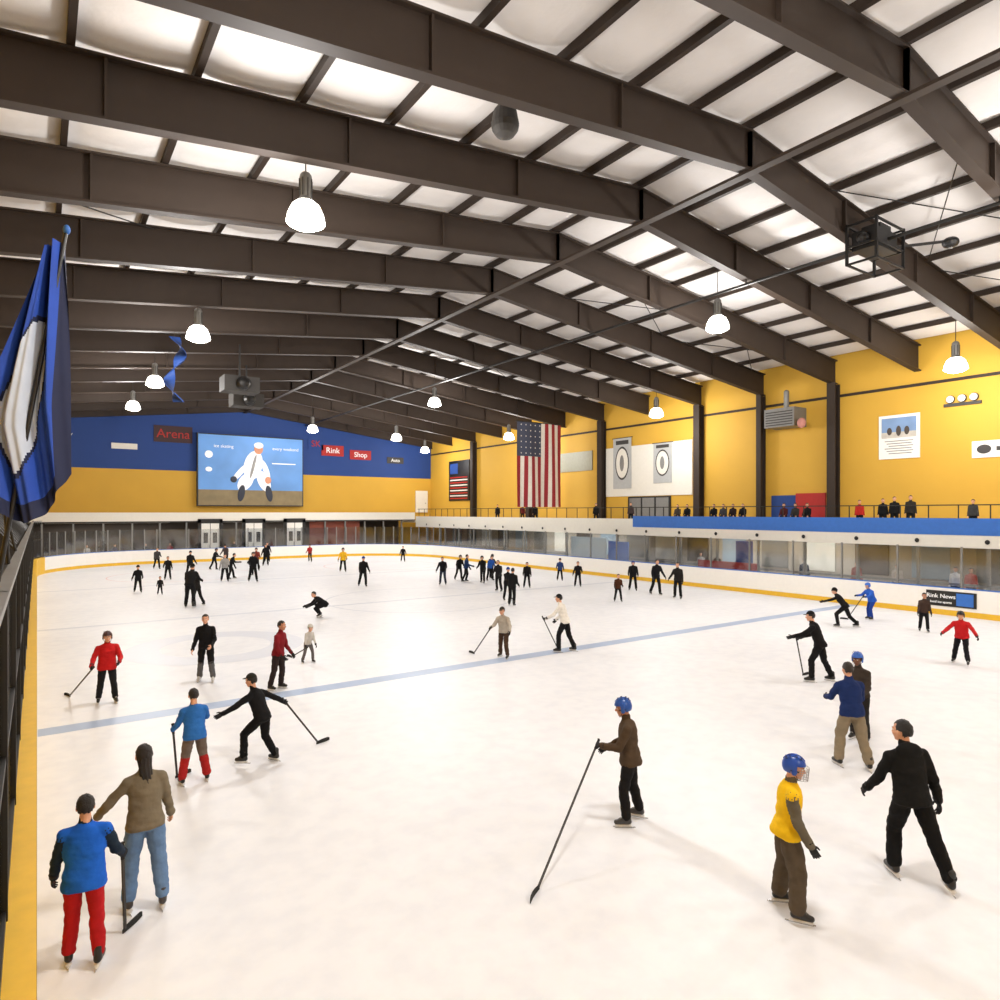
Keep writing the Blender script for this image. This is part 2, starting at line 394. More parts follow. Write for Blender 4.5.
def hockey_stick(hand,heel,ext):
    b=MB(); d=(hand-Vector((heel.x,heel.y,.04))).normalized(); top=hand+d*ext
    hl=Vector((heel.x,heel.y,.035))
    side=d.cross(Vector((0,0,1)))
    side=side.normalized() if side.length>1e-3 else Vector((1,0,0)); upv=side.cross(d)
    def q(p,a,bb): return [p+side*a+upv*bb,p-side*a+upv*bb,p-side*a-upv*bb,p+side*a-upv*bb]
    b.rings([q(hl,.009,.014),q(top-d*.16,.009,.014)],STICKW)
    b.rings([q(top-d*.16,.0105,.016),q(top,.0105,.016)],TAPE)
    b.rings([q(top,.014,.02),q(top+d*.012,.014,.02)],TAPE)
    f=Vector((-d.x,-d.y,0)); f=f.normalized() if f.length>1e-3 else Vector((1,0,0)); lat=Vector((-f.y,f.x,0))
    rs=[]
    for t,hh,cu in((-.03,.03,0),(0,.05,0),(.08,.062,.004),(.16,.064,.012),(.23,.06,.026),(.265,.042,.036)):
        p=Vector((heel.x,heel.y,0))+f*t+lat*cu
        rs.append([p+lat*.005+Vector((0,0,.004)),p-lat*.005+Vector((0,0,.004)),p-lat*.005+Vector((0,0,hh+.008)),p+lat*.005+Vector((0,0,hh+.008))])
    b.rings(rs,TAPE)
    return b.obj('hockey_stick')

# ------------------------------------------------------------------ building shell
WR=37.0; WL=-4.0; YN=-12.0; YF=66.6; XR=16.5; EZ=11.4; RZ=13.85
boxobj('floor',(WL-.3,YN-.3,-.5),(WR+.3,YF+.3,-.012),M_CONC)
def zc(x,base=0): return (RZ-(RZ-EZ)*(abs(x-XR)/20.5))+base
def zt(x,base=0): return (15.0-2.25*(abs(x-XR)/20.5))+base
def wall(name,a,b,m): return boxobj(name,a,b,m)
wall('wall_right',(WR,YN,-.012),(WR+.3,YF,13.4),M_YEL)
wall('wall_left',(WL-.3,YN,-.012),(WL,YF,13.4),M_YEL)
wall('wall_near',(WL-.3,YN-.3,-.012),(WR+.3,YN,15.6),M_YEL)
b=MB(); b.box((WL-.3,YF,-.012),(WR+.3,YF+.3,8.0),M_YEL); b.box((WL-.3,YF-.02,8.0),(WR+.3,YF+.3,15.6),M_BLUE)
b.obj('wall_far')
PS=2.28
b=MB()
xs=np.arange(WL,WR+.01,PS/8); ys=np.arange(YN,YF+.1,.775)
vs=[];fs=[]
for yv in ys:
    for xv in xs:
        sag=.16*abs(math.sin(math.pi*(xv-XR)/PS))**.6*(.8+.35*noise.noise(Vector((xv*.5,yv*.4,0))))
        vs.append((xv,yv,zt(xv,.3)-sag))
n=len(xs)
for j in range(len(ys)-1):
    for i in range(n-1): fs.append((j*n+i,j*n+i+1,(j+1)*n+i+1,(j+1)*n+i))
b.add(vs,[f[::-1] for f in fs],M_CEIL); b.obj('ceiling',smooth=True)
boxobj('roof_deck',(WL-.4,YN-.4,15.62),(WR+.4,YF+.4,15.8),M_GREY)
RY=[-9.6,-5.4,-1.2,3.0,7.2,11.3,15.4,19.7,24.2,28.9,33.6,38.3,43,47.7,52.4,57.1,61.8,66.2]
for y in RY:
    b=MB()
    for sd in(-1,1):
        x1=XR+sd*20.48
        def prism(za,zb,zc0,zd,yw,m=M_STEEL):
            v=[(XR,y-yw,za),(XR,y+yw,za),(XR,y+yw,zb),(XR,y-yw,zb),(x1,y-yw,zc0),(x1,y+yw,zc0),(x1,y+yw,zd),(x1,y-yw,zd)]
            b.add(v,[(0,1,2,3),(4,7,6,5),(0,4,5,1),(1,5,6,2),(2,6,7,3),(3,7,4,0)],m)
        prism(RZ,RZ+.06,EZ,EZ+.06,.16); prism(RZ+.06,14.95,EZ+.06,12.7,.03); prism(14.95,15.0,12.7,12.75,.16)
        for t in (.0,.25,.5,.75):
            xx=XR+sd*20.5*t; b.box((xx-.03,y-.15,zc(xx)+.06),(xx+.03,y+.15,zt(xx)-.07),M_STEEL)
    b.obj('roof_rafter')
b=MB()
for i in range(-9,10):
    xx=XR+i*PS
    if xx<WL+.2 or xx>WR-.2: continue
    zz=zt(xx,.01); b.box((xx-.07,YN+.01,zz+.02),(xx+.07,YF-.03,zz+.24),M_STEEL)
b.obj('roof_purlins')
b=MB(); b.box((XR-.14,YN+.01,RZ-.1),(XR+.14,YF-.03,RZ-.01),M_STEEL); b.obj('ridge_beam')
for y in(6.0,19.65,24.2,28.9,38.3,47.7,57.1):
    w=.24 if y!=24.2 else .16
    b=MB(); b.box((WR-.55,y-w,-.012),(WR-.5,y+w,EZ+.05),M_STEEL); b.box((WR-.5,y-.04,-.012),(WR-.06,y+.04,EZ-.02),M_STEEL); b.box((WR-.06,y-w,-.012),(WR-.003,y+w,EZ-.02),M_STEEL)
    b.obj('steel_column')
b=MB(); b.box((WR-.05,YN+.01,EZ-.75),(WR-.003,YF-.03,EZ-.6),M_STEEL)
b.obj('trim_eave')
b=MB(); b.tube([(22.4,YN+.01,12.98),(22.4,YF-.03,12.98)],.06,M_BLK,8)
for y in RY: b.tube([(22.4,y,12.98),(22.4,y,zc(22.4,-.005))],.02,M_BLK)
b.obj('ceiling_pipe')
b=MB()
for y0,y1 in((7.2,11.3),(19.7,24.2),(33.6,38.3)):
    for xa in(-3.9,XR+4,28.5):
        b.tube([(xa+.1,y0+.2,zt(xa,-.15)),(xa+7,y1-.2,zt(xa+7,-.15))],.02,M_BLK); b.tube([(xa+.1,y1-.2,zt(xa,-.15)),(xa+7,y0+.2,zt(xa+7,-.15))],.02,M_BLK)
b.obj('roof_brace_rods')

# ------------------------------------------------------------------ ice and boards
X0,X1,Y0,Y1,RC=0.0,30.3,-9.0,60.0,8.0
def rr(off,nseg=14,straight=2.4):
    x0,x1,y0,y1,r=X0-off,X1+off,Y0-off,Y1+off,RC+off
    pts=[]
    def line(a,bb):
        k=max(1,int(round(math.dist(a,bb)/straight)))
        return [(a[0]+(bb[0]-a[0])*i/k,a[1]+(bb[1]-a[1])*i/k) for i in range(k)]
    def arc(cx,cy,a0):
        return [(cx+r*math.cos(math.radians(a0-90*i/nseg)),cy+r*math.sin(math.radians(a0-90*i/nseg))) for i in range(nseg)]
    pts+=line((x0,y0+r),(x0,y1-r)); pts+=arc(x0+r,y1-r,180); pts+=line((x0+r,y1),(x1-r,y1)); pts+=arc(x1-r,y1-r,90)
    pts+=line((x1,y1-r),(x1,y0+r)); pts+=arc(x1-r,y0+r,0); pts+=line((x1-r,y0),(x0+r,y0)); pts+=arc(x0+r,y0+r,-90)
    return pts
b=MB(); p=rr(-.0); b.add([(q[0],q[1],0) for q in p],[tuple(range(len(p)))[::-1]],ICE)
ice=b.obj('ice_surface')
if ice.data.polygons[0].normal.z<0: ice.data.flip_normals()
M_BL=mat('ice_line_blue',(166,184,212),.45,var=.12,scale=1.5); M_RL=mat('ice_line_red',(226,200,200),.45,var=.1,scale=1.5); M_CIR=mat('ice_circle',(208,213,222),.45,var=.06)
b=MB(); b.box((0.01,15.05,.001),(X1-.01,15.55,.002),M_BL); b.box((0.01,42.0,.001),(X1-.01,42.3,.002),M_CIR); b.box((2,57.0,.001),(28.3,57.06,.002),M_RL); b.box((0.01,28.3,.001),(X1-.01,28.6,.002),M_CIR)
def ring(cx,cy,r0,r1,m):
    k=64; v=[];f=[]
    for i in range(k):
        a=2*math.pi*i/k; v+=[(cx+r0*math.cos(a),cy+r0*math.sin(a),.0025),(cx+r1*math.cos(a),cy+r1*math.sin(a),.0025)]
    for i in range(k): j=(i+1)%k; f.append((2*i,2*i+1,2*j+1,2*j))
    b.add(v,f,m)
ring(15.2,28.4,4.4,4.5,M_CIR); ring(8,48,4.4,4.48,M_RL); ring(22.3,48,4.4,4.48,M_RL); ring(4.6,22,1.6,2.6,mat('ice_faded_logo',(216,220,229),.45,var=.05))
b.obj('painted_ice_lines',parent=ice)
def sweep(b,o0,o1,z0,z1,m,sel=None):
    a=rr(o0); d=rr(o1); n=len(a)
    for i in range(n):
        j=(i+1)%n
        if sel and not sel(a[i],a[j]): continue
        v=[(a[i][0],a[i][1],z0),(a[j][0],a[j][1],z0),(d[j][0],d[j][1],z0),(d[i][0],d[i][1],z0),(a[i][0],a[i][1],z1),(a[j][0],a[j][1],z1),(d[j][0],d[j][1],z1),(d[i][0],d[i][1],z1)]
        b.add(v,[(0,1,5,4),(4,5,6,7),(2,3,7,6),(0,3,2,1)],m)
isleft=lambda p,q:(p[0]<.5 and q[0]<.5)
notleft=lambda p,q:not isleft(p,q)
boards=empty('rink_boards')
b=MB()
sweep(b,.02,.14,.0,1.1,M_WHITE,notleft); sweep(b,.0,.02,.0,.22,M_YCAP,notleft); sweep(b,.01,.16,1.1,1.14,M_BBAND,notleft)
sweep(b,.003,.24,.0,1.12,M_YCAP,isleft)
b.obj('dasher_boards',parent=boards)
b=MB()
sweep(b,.08,.092,1.14,2.75,GLASS,notleft); sweep(b,.21,.222,1.12,3.55,GLASS,isleft)
b.obj('glass_panes',parent=boards)
b=MB()
for q in rr(.086):
    if q[0]<.5: continue
    b.box((q[0]-.035,q[1]-.035,1.14),(q[0]+.035,q[1]+.035,2.8),M_GREY)
for q in rr(.216):
    if q[0]<.5: b.box((-.26,q[1]-.035,1.12),(-.18,q[1]+.035,3.6),M_BLK)
sweep(b,.17,.27,3.55,3.6,M_GREY,isleft); sweep(b,.19,.245,1.12,1.2,M_BLK,isleft); sweep(b,.19,.245,2.3,2.36,M_BLK,isleft)
b.obj('glass_posts',parent=boards)

# far storefront / lobby and mezzanines
XM=32.6
b=MB()
b.box((WL+.02,62.0,3.35),(XM-.05,66.4,4.15),M_WPAINT); b.box((WL+.02,61.95,3.3),(XM-.05,62.0,3.42),M_DGREY)
b.obj('far_mezzanine')
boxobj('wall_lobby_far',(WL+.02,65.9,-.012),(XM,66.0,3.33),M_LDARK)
b=MB()
for i in range(18):
    xx=WL+.2+i*2.05
    if any(abs(xx-q)<1.2 for q in(12.4,16.1,19.8)): continue
    b.box((xx-.06,62.05,-.012),(xx+.06,62.2,3.3),M_GREY)
b.obj('storefront_mullions')
for i,xx in enumerate((12.4,16.1,19.8)):
    b=MB(); b.box((xx-1.0,61.7,-.012),(xx-.75,61.9,3.55),M_BLK); b.box((xx+.75,61.7,-.012),(xx+1.0,61.9,3.55),M_BLK); b.box((xx-1.0,61.7,3.25),(xx+1.0,61.9,3.6),M_BLK)
    b.box((xx-.72,61.75,0.0),(xx-.03,61.8,3.2),M_WHITE); b.box((xx+.03,61.75,.0),(xx+.72,61.8,3.2),M_WHITE)
    b.box((xx-.55,61.72,1.5),(xx-.2,61.75,2.4),M_DGREY); b.box((xx+.2,61.72,1.5),(xx+.55,61.75,2.4),M_DGREY); b.box((xx-.12,61.68,1.0),(xx-.08,61.75,1.4),M_GREY)
    b.obj('door_%d'%(i+1))
boxobj('lobby_partition',(21.4,62.3,-.012),(26.5,62.4,3.28),mat('brick_red',(120,60,45),.8))
boxobj('mezzanine_floor',(XM+.25,YN+.01,3.08),(WR-.57,66.0,3.28),M_WPAINT)
b=MB()
b.box((XM,YN+.01,2.66),(XM+.2,61.9,3.2),M_WPAINT); b.box((XM-.02,YN+.01,3.2),(XM+.2,31,3.93),M_BBAND); b.box((XM,31,3.2),(XM+.2,61.9,3.75),M_WPAINT)
for i in range(26):
    yy=-8+i*2.7; b.ell((XM-.04,yy,2.93),(.03,.1,.1),M_BLK,10,6)
b.obj('mezzanine_front')
b=MB()
for i in range(26):
    yy=-8+i*2.7; b.box((XM+.05,yy-.06,-.012),(XM+.17,yy+.06,2.64),M_GREY)
b.box((XM+.05,YN+.01,1.0),(XM+.17,61.9,1.1),M_GREY)
b.obj('mezzanine_posts')
boxobj('wall_lobby_right',(WR-.9,YN+.01,-.012),(WR-.7,61.9,3.06),M_LOBBY)
b=MB()
for i in range(60):
    yy=-8+i*1.18; b.box((XM+.22,yy-.02,3.29),(XM+.26,yy+.02,4.5),M_BLK)
b.box((XM+.21,YN+.01,4.48),(XM+.27,61.9,4.53),M_BLK)
b.obj('mezzanine_railing')
b=MB(); 
for i in range(24): 
    yy=-6+i*2.8; col=[M_LDARK,M_WPAINT,M_GREY,mat('pale_blue_panel',(150,170,185),.5)][i%4]; b.box((WR-.95,yy,.9),(WR-.905,yy+1.7,2.5),col)
b.obj('lobby_window_panels')
def strip(x,y,z,sx,sy,e):  # added fill lamps that lift the dark lobbies, not known fixtures of the building
    r=empty('added_lobby_fill'); bb=MB(); bb.box((x-sx/2,y-sy/2,z),(x+sx/2,y+sy/2,z+.05),M_WPAINT); bb.obj('added_fill_body',parent=r)
    ld=bpy.data.lights.new('added_fill_strip','AREA'); ld.shape='RECTANGLE'; ld.size=sx; ld.size_y=sy; ld.energy=e; ld.color=(1,.96,.9)
    lo=bpy.data.objects.new('added_fill_strip',ld); lo.location=(x,y,z-.02); COL.objects.link(lo); lo.parent=r
for y in(5,22,40): strip(34.6,y,2.99,.3,10,320)
for x in(5,18): strip(x,64,3.25,9,.3,230)

# far wall screen
M_SCB=mat('screen_sky',(90,140,200),.5,var=.45,scale=.25,emit=.35); M_SCG=mat('screen_ground',(120,105,75),.6,emit=.3,var=.4,scale=1); M_SCW=mat('screen_figure_white',(225,225,228),.6,emit=.4,var=.2,scale=1.5); M_SCD=mat('screen_figure_dark',(40,45,60),.6,emit=.1); M_SCS=mat('screen_skin',(190,130,100),.6,emit=.4)
scr=empty('video_screen')
b=MB(); b.box((12.1,65.95,4.75),(22.0,66.3,11.55),M_BLK); b.box((12.2,65.91,6.3),(21.9,65.95,11.45),M_SCB); b.box((12.2,65.91,4.85),(21.9,65.95,6.3),M_SCG); b.obj('screen_panel',parent=scr)
b=MB()
def bl(x,z,rx,rz,m,rot=0,dy=0): b.ell((0,0,0),(rx,.03,rz),m,20,12,M=Matrix.Translation((x,65.9-dy,z))@Ry(rot))
bl(17.1,8.7,.85,1.45,M_SCW,14); bl(17.6,10.3,.42,.5,M_SCS,0,.03); bl(17.6,10.65,.45,.3,M_SCW,0,.06); bl(16.4,7.1,.6,1.0,M_SCW,35); bl(18.1,7.2,.55,1.1,M_SCW,-25); bl(16.0,6.0,.32,.8,M_SCD,10,.03); bl(18.6,6.0,.32,.8,M_SCD,-10,.03); bl(15.9,8.0,.26,1.1,M_SCW,40); bl(18.3,8.3,.26,1.0,M_SCW,-20); bl(18.5,7.3,.3,.35,M_SCS,0,.06); bl(15.3,7.3,.3,.3,M_SCD,0,.06); bl(17.1,8.6,.12,1.2,M_GREY,14,.06)
b.obj('screen_player_picture',parent=scr)
def text(s_,size,loc,rot,m,parent=None,name='lettering'):
    t=bpy.data.curves.new(name,'FONT'); t.body=s_; t.size=size; t.extrude=.01; t.align_x='CENTER'; t.align_y='CENTER'
    o=bpy.data.objects.new(name,t); o.location=loc; o.rotation_euler=rot; t.materials.append(m); COL.objects.link(o)
    if parent: o.parent=parent
    return o
RXW=(math.radians(90),0,0); RYW=(math.radians(90),0,math.radians(-90))
M_WL=mat('white_lettering',(240,240,240),.5,emit=.2)
text('ice skating',.42,(14.4,65.86,10.4),RXW,M_WL,scr); text('every weekend',.42,(20.2,65.86,10.4),RXW,M_WL,scr)
b=MB(); b.ell((13.1,65.9,9.6),(.35,.03,.35),M_WL,16,8); b.ell((13.1,65.88,8.2),(.3,.03,.22),M_WL,16,8); b.box((18.9,65.88,8.9),(21.2,65.9,9.0),M_WL); b.obj('screen_logos',parent=scr)
def sign(x,z,w,h,m,tx=None,tm=None):
    b=MB(); b.box((x-w/2,66.5,z-h/2),(x+w/2,66.56,z+h/2),m); o=b.obj('sponsor_sign')
    if tx: text(tx,h*.75,(x,66.47,z),RXW,tm or M_WL,o)
sign(10.2,11.3,3.2,1.5,mat('sign_dark',(50,22,26),.6),'Arena',M_RED)
sign(23.5,11.2,1.6,1.2,M_BLUE,'SK',M_RED); sign(25.3,10.6,2.4,1.1,M_RED,'Rink'); sign(28.4,10.3,2.4,1.0,M_RED,'Shop',M_WL); sign(32.5,9.9,2.0,.7,M_DGREY,'Auto'); sign(6.3,10.0,2.0,.5,M_WPAINT,None)
b=MB(); b.ell((1.7,66.5,11.1),(.8,.03,.8),M_WPAINT,20,10); b.ell((2.0,66.45,11.2),(.55,.03,.55),M_BLUE,20,10); b.obj('round_logo_sign')
b=MB(); b.box((35.0,66.4,4.15),(36.5,66.55,6.6),M_WPAINT); b.box((35.1,66.38,4.2),(36.4,66.4,6.5),M_WPAINT); b.ell((36.2,66.36,5.2),(.05,.03,.05),M_BLK,8,6); b.obj('door_4')
b=MB(); b.box((WR-.12,58.2,5.4),(WR-.003,62.3,9.7),M_BLK)
for i in range(9): b.box((WR-.15,58.5,5.6+i*.28),(WR-.12,62.0,5.72+i*.28),M_WPAINT if i%2 else M_RED)
b.box((WR-.15,60.4,8.3),(WR-.12,62.0,9.4),M_BLUE)
b.obj('standings_board')

# flags
def stripe_flag(name,x0,x1,z0,z1,y):
    b=MB(); R=mat('flag_red',(150,35,45),.8); W=mat('flag_white',(225,220,212),.8); B=mat('flag_blue',(66,72,92),.8)
    nx,nz=52,30; v=[]
    for j in range(nz+1):
        for i in range(nx+1):
            v.append((x0+(x1-x0)*i/nx,y+.12*math.sin(i/nx*13+j*.06)*(.4+.6*(1-j/nz)),z0+(z1-z0)*j/nz))
    F_=[[],[],[]]
    for j in range(nz):
        for i in range(nx):
            st=i*13//nx; can=(i<nx*7/13 and j>=nz*.6)
            F_[2 if can else (st%2)].append((j*(nx+1)+i,j*(nx+1)+i+1,(j+1)*(nx+1)+i+1,(j+1)*(nx+1)+i))
    b.v=v; 
    for k,m in((0,R),(1,W),(2,B)):
        i=b.mi(m); b.f+=F_[k]; b.m+=[i]*len(F_[k])
    w=(x1-x0)*7/13; hh=(z1-z0)*.4
    for a in range(5):
        for c_ in range(6):
            b.ell((x0+w*(a+.6)/5.2,y-.14,z1-hh*(c_+.5)/6),(.045*w/2,.012,.045*w/2),W,6,4)
    b.cone((x0-.15,y,z1+.03),.04,(x1+.15,y,z1+.03),.04,M_BLK,8)
    for xx in(x0,x1): b.tube([(xx,y,z1+.03),(xx,y,zc(xx,.3))],.012,M_BLK)
    return b.obj(name,smooth=True)
stripe_flag('american_flag',31.0,35.5,4.6,11.35,41.8)
def hang_flag(x,y,z,L,w,seed):
    b=MB(); B=mat('club_flag_blue',(26,68,165),.75,var=.2,scale=3); D=mat('club_flag_navy',(14,24,60),.8); Wt=mat('club_flag_white',(190,200,215),.8)
    nx,nz=90,110; v=[]
    for j in range(nz+1):
        t=j/nz
        for i in range(nx+1):
            u=i/nx; ww=w*(.22+.78*min(1,t*1.5))*(1-.55*max(0,t-.62))
            fold=.07*math.sin(u*15+seed+t*2.5)*(1-.2*t)+.02*math.sin(u*37+t*5)
            v.append((x-ww*u*.8+fold*.4+.06*t, y-ww*u*.25+fold, z-t*L*(.86+.14*math.sin(u*2.6+seed))-u*.15))
    sets={}
    for j in range(nz):
        for i in range(nx):
            u=i/nx;t=j/nz; du=(u-.60)-(t-.55)*.25; r=math.hypot(du/.25,(t-.55)/.27)
            m=B
            if r<1: m=Wt
            if u<.16 or t>.93: m=D
            if 1.0<=r<1.08: m=D
            sets.setdefault(m,[]).append((j*(nx+1)+i,j*(nx+1)+i+1,(j+1)*(nx+1)+i+1,(j+1)*(nx+1)+i))
    b.v=v
    for m,f in sets.items(): k=b.mi(m); b.f+=f; b.m+=[k]*len(f)
    b.cone((-.27,y-.15,3.62),.02,(x+.02,y+.02,z+.05),.018,M_BLK,8)
    b.ell((x+.03,y+.03,z+.1),(.03,.03,.045),M_BBAND)
    return b.obj('club_flag',smooth=True)
hang_flag(.19,7.1,6.65,2.45,.80,0)
hang_flag(-.45,9.6,7.1,2.3,.8,2)
hang_flag(-1.0,12.6,7.3,2.3,.8,4)
b=MB()
for i in range(26):
    yy=13+i*.8; b.tube([(-.3,yy,3.62),(-.75,yy+.25,4.25)],.02,M_BLK)
b.tube([(-.75,13,4.28),(-.75,34,4.28)],.03,M_BLK); b.obj('side_netting_rail')
b=MB(); rs=[]
for i in range(40):
    t=i/39; a=t*9; p=Vector((5.2+.25*math.sin(t*7),33.35+.25*math.cos(t*7),12.3-3.0*t)); d=Vector((math.cos(a),math.sin(a),0))*.24
    rs.append([p+d,p+d+Vector((0,0,-.02)),p-d+Vector((0,0,-.02)),p-d])
b.rings(rs,M_BLUE); b.tube([(5.2,33.6,12.28),(5.2,33.6,zc(5.2,.08))],.01,M_BLK); b.obj('blue_streamer',smooth=True)

# right wall things
def banner(y,z0,z1,w,m,shield=None,x=WR-.1,name='wall_banner'):
    b=MB(); b.box((x-.02,y-w/2,z0),(x,y+w/2,z1),m)
    b.cone((x-.01,y-w/2-.1,z1),.03,(x-.01,y+w/2+.1,z1),.03,M_BLK,6)
    if shield:
        zm=(z0+z1)/2; b.ell((x-.03,y,zm),(.01,w*.38,(z1-z0)*.33),M_DGREY,20,12); b.ell((x-.04,y,zm),(.01,w*.33,(z1-z0)*.29),M_WPAINT,20,12); b.ell((x-.05,y,zm),(.01,w*.12,(z1-z0)*.16),M_GREY,16,10)
        b.box((x-.03,y-w*.35,z1-(z1-z0)*.13),(x-.02,y+w*.35,z1-(z1-z0)*.05),M_DGREY)
    return b.obj(name)
M_BAN=mat('banner_grey',(176,178,178),.8)
boxobj('white_wall_panel',(WR-.08,29.6,5.4),(WR-.003,38.0,9.2),M_WPAINT)
banner(36.2,6.0,9.9,1.9,M_BAN,True); banner(32.2,6.3,9.2,1.7,M_BAN,True)
b=MB(); b.box((WR-.06,15.3,7.0),(WR-.003,17.3,9.3),M_WHITE)
b.box((WR-.08,15.45,8.1),(WR-.06,17.15,9.15),mat('poster_sky',(120,150,190),.6,var=.3,scale=1)); b.box((WR-.085,15.45,8.1),(WR-.08,17.15,8.4),mat('poster_ground',(190,185,175),.6,var=.4,scale=3))
for yy,hh in((15.9,.45),(16.3,.55),(16.75,.4)): b.ell((WR-.09,yy,8.45),(.01,.13,hh/2),M_LDARK,10,8)
for i in range(6): b.box((WR-.075,15.6+.08*(i%2),7.95-.13*i),(WR-.06,17.0-.1*(i%3),7.91-.13*i),M_GREY)
b.obj('wall_poster')
b=MB(); b.box((WR-.06,11.3,6.8),(WR-.003,13.0,7.6),M_WHITE); b.ell((WR-.07,12.5,7.2),(.02,.3,.22),M_DGREY); b.box((WR-.08,11.4,7.1),(WR-.06,12.0,7.3),M_DGREY); b.obj('small_wall_sign')
b=MB()
for yy in(12.9,13.4,13.9): 
    b.ell((WR-.1,yy,9.75),(.08,.2,.2),M_BLK,16,10); b.ell((WR-.16,yy,9.75),(.05,.17,.17),M_WHITE,16,10)
b.box((WR-.1,12.6,9.4),(WR-.003,14.2,9.55),M_DGREY)
b.obj('wall_floodlights')
b=MB(); b.box((WR-1.3,21.4,9.2),(WR-.01,23.3,10.3),M_GREY); 
for i in range(6): b.box((WR-1.32,21.5,9.3+i*.15),(WR-1.3,23.2,9.36+i*.15),M_DGREY)
b.cone((WR-.6,22.3,10.3),.15,(WR-.6,22.3,11.3),.15,M_GREY,10); b.ell((WR-1.2,21.0,9.3),(.2,.25,.3),mat('pink_paint',(190,130,120),.6)); b.obj('wall_air_heater')
boxobj('window_1',(WR-.08,39.6,7.6),(WR-.003,45.0,9.2),mat('window_haze',(150,150,130),.5))
b=MB(); b.box((WR-.1,31.5,3.3),(WR-.003,35.6,5.35),M_BLK)
for i in range(3): b.box((WR-.13,31.65+i*1.32,3.4),(WR-.1,32.8+i*1.32,5.25),M_GREY)
b.obj('door_5')
b=MB(); b.box((WR-.12,20.2,3.3),(WR-.003,22.0,5.3),M_RED); b.box((WR-.1,22.0,3.3),(WR-.003,23.6,5.2),M_BLUE); b.obj('vending_machines')

b=MB()
px,py_,pz=22.4,10.6,12.75
for dx in(-.9,.9):
    b.box((px+dx-.04,py_-.5,pz-.55),(px+dx+.04,py_-.42,pz+.75),M_BLK); b.box((px+dx-.04,py_+.42,pz-.55),(px+dx+.04,py_+.5,pz+.75),M_BLK)
for zz in(-.55,.0,.7):
    for yy in(-.46,.46): b.box((px-.95,py_+yy-.03,pz+zz-.03),(px+.95,py_+yy+.03,pz+zz+.03),M_BLK)
    for dx in(-.9,.9): b.box((px+dx-.03,py_-.5,pz+zz-.03),(px+dx+.03,py_+.5,pz+zz+.03),M_BLK)
b.box((px-.7,py_-.4,pz-.1),(px+.6,py_+.4,pz+.5),M_BLK); b.cone((px-.6,py_,pz+.2),.16,(px-.85,py_,pz+.2),.18,M_BLK,12); b.box((px-.3,py_-.3,pz+.5),(px+.4,py_+.3,pz+.75),M_BLK)
b.tube([(px+1.0,py_,pz+.3),(px+2.2,py_-1.2,pz+.4)],.05,M_BLK); b.ell((px+2.3,py_-1.3,pz+.35),(.25,.25,.18),M_BLK)
b.obj('ceiling_projector')
b=MB(); b.cone((9.2,12.9,13.75),.04,(9.2,12.9,15.0),.04,M_BLK); b.cone((9.2,12.9,13.7),.3,(9.2,12.9,13.5),.34,M_DGREY,20); b.ell((9.2,12.9,13.45),(.27,.27,.14),mat('amber_dome',(150,120,60),.4)); b.obj('ceiling_speaker')
for x,y in((8.9,37),(10.5,42)):
    b=MB(); b.box((x-.9,y-.6,10.6),(x+.9,y+.6,11.4),M_DGREY); b.tube([(x,y,11.4),(x,y,13.2)],.05,M_BLK); b.cone((x,y-.6,11),.35,(x,y-.7,11),.38,M_BLK,16); b.obj('hanging_fan_heater')

# lamps
def lamp(x,y,z,power=900,k=1.12):
    L=empty('high_bay_lamp'); b=MB()
    b.cone((x,y,z+.62),.14,(x,y,z+1.1),.15,M_GREY,16); b.cone((x,y,z+.5),.22,(x,y,z+.62),.14,M_GREY,16,cap=False)
    for a in range(8):
        t=a*math.pi/4; b.box((x+.16*math.cos(t)-.01,y+.16*math.sin(t)-.01,z+.62),(x+.16*math.cos(t)+.01,y+.16*math.sin(t)+.01,z+1.05),M_DGREY)
    b.tube([(x,y,z+1.1),(x,y,zt(x,-.02))],.015,M_BLK)
    b.obj('ballast_housing',smooth=False,parent=L)
    b=MB(); rs=[]
    for zz,r in((.5,.2),(.4,.30),(.2,.38),(.0,.42),(-.03,.40),(-.12,.25),(-.16,.06)):
        rs.append([Vector((x+r*k*math.cos(t),y+r*k*math.sin(t),z+zz)) for t in [2*math.pi*i/24 for i in range(24)]])
    b.rings(rs,M_BULB); b.obj('glass_refractor',smooth=True,parent=L)
    ld=bpy.data.lights.new('lamp_light','POINT'); ld.energy=power; ld.shadow_soft_size=.5; ld.color=(1,.970,.945)
    lo=bpy.data.objects.new('lamp_light',ld); lo.location=(x,y,z-.74); COL.objects.link(lo); lo.parent=L
for y in(-8,4,16,29.2,41.3,51.6): lamp(5.4,y,11.3,1500)
for y in(-6,5,17,40.5): lamp(22.8,y,11.7,1650)
lamp(19.5,56,11.2,1300); lamp(26,53,10.6,1300)
for y in(-4,12.3,29.5,46,61): lamp(33.2,y,10.5,850)

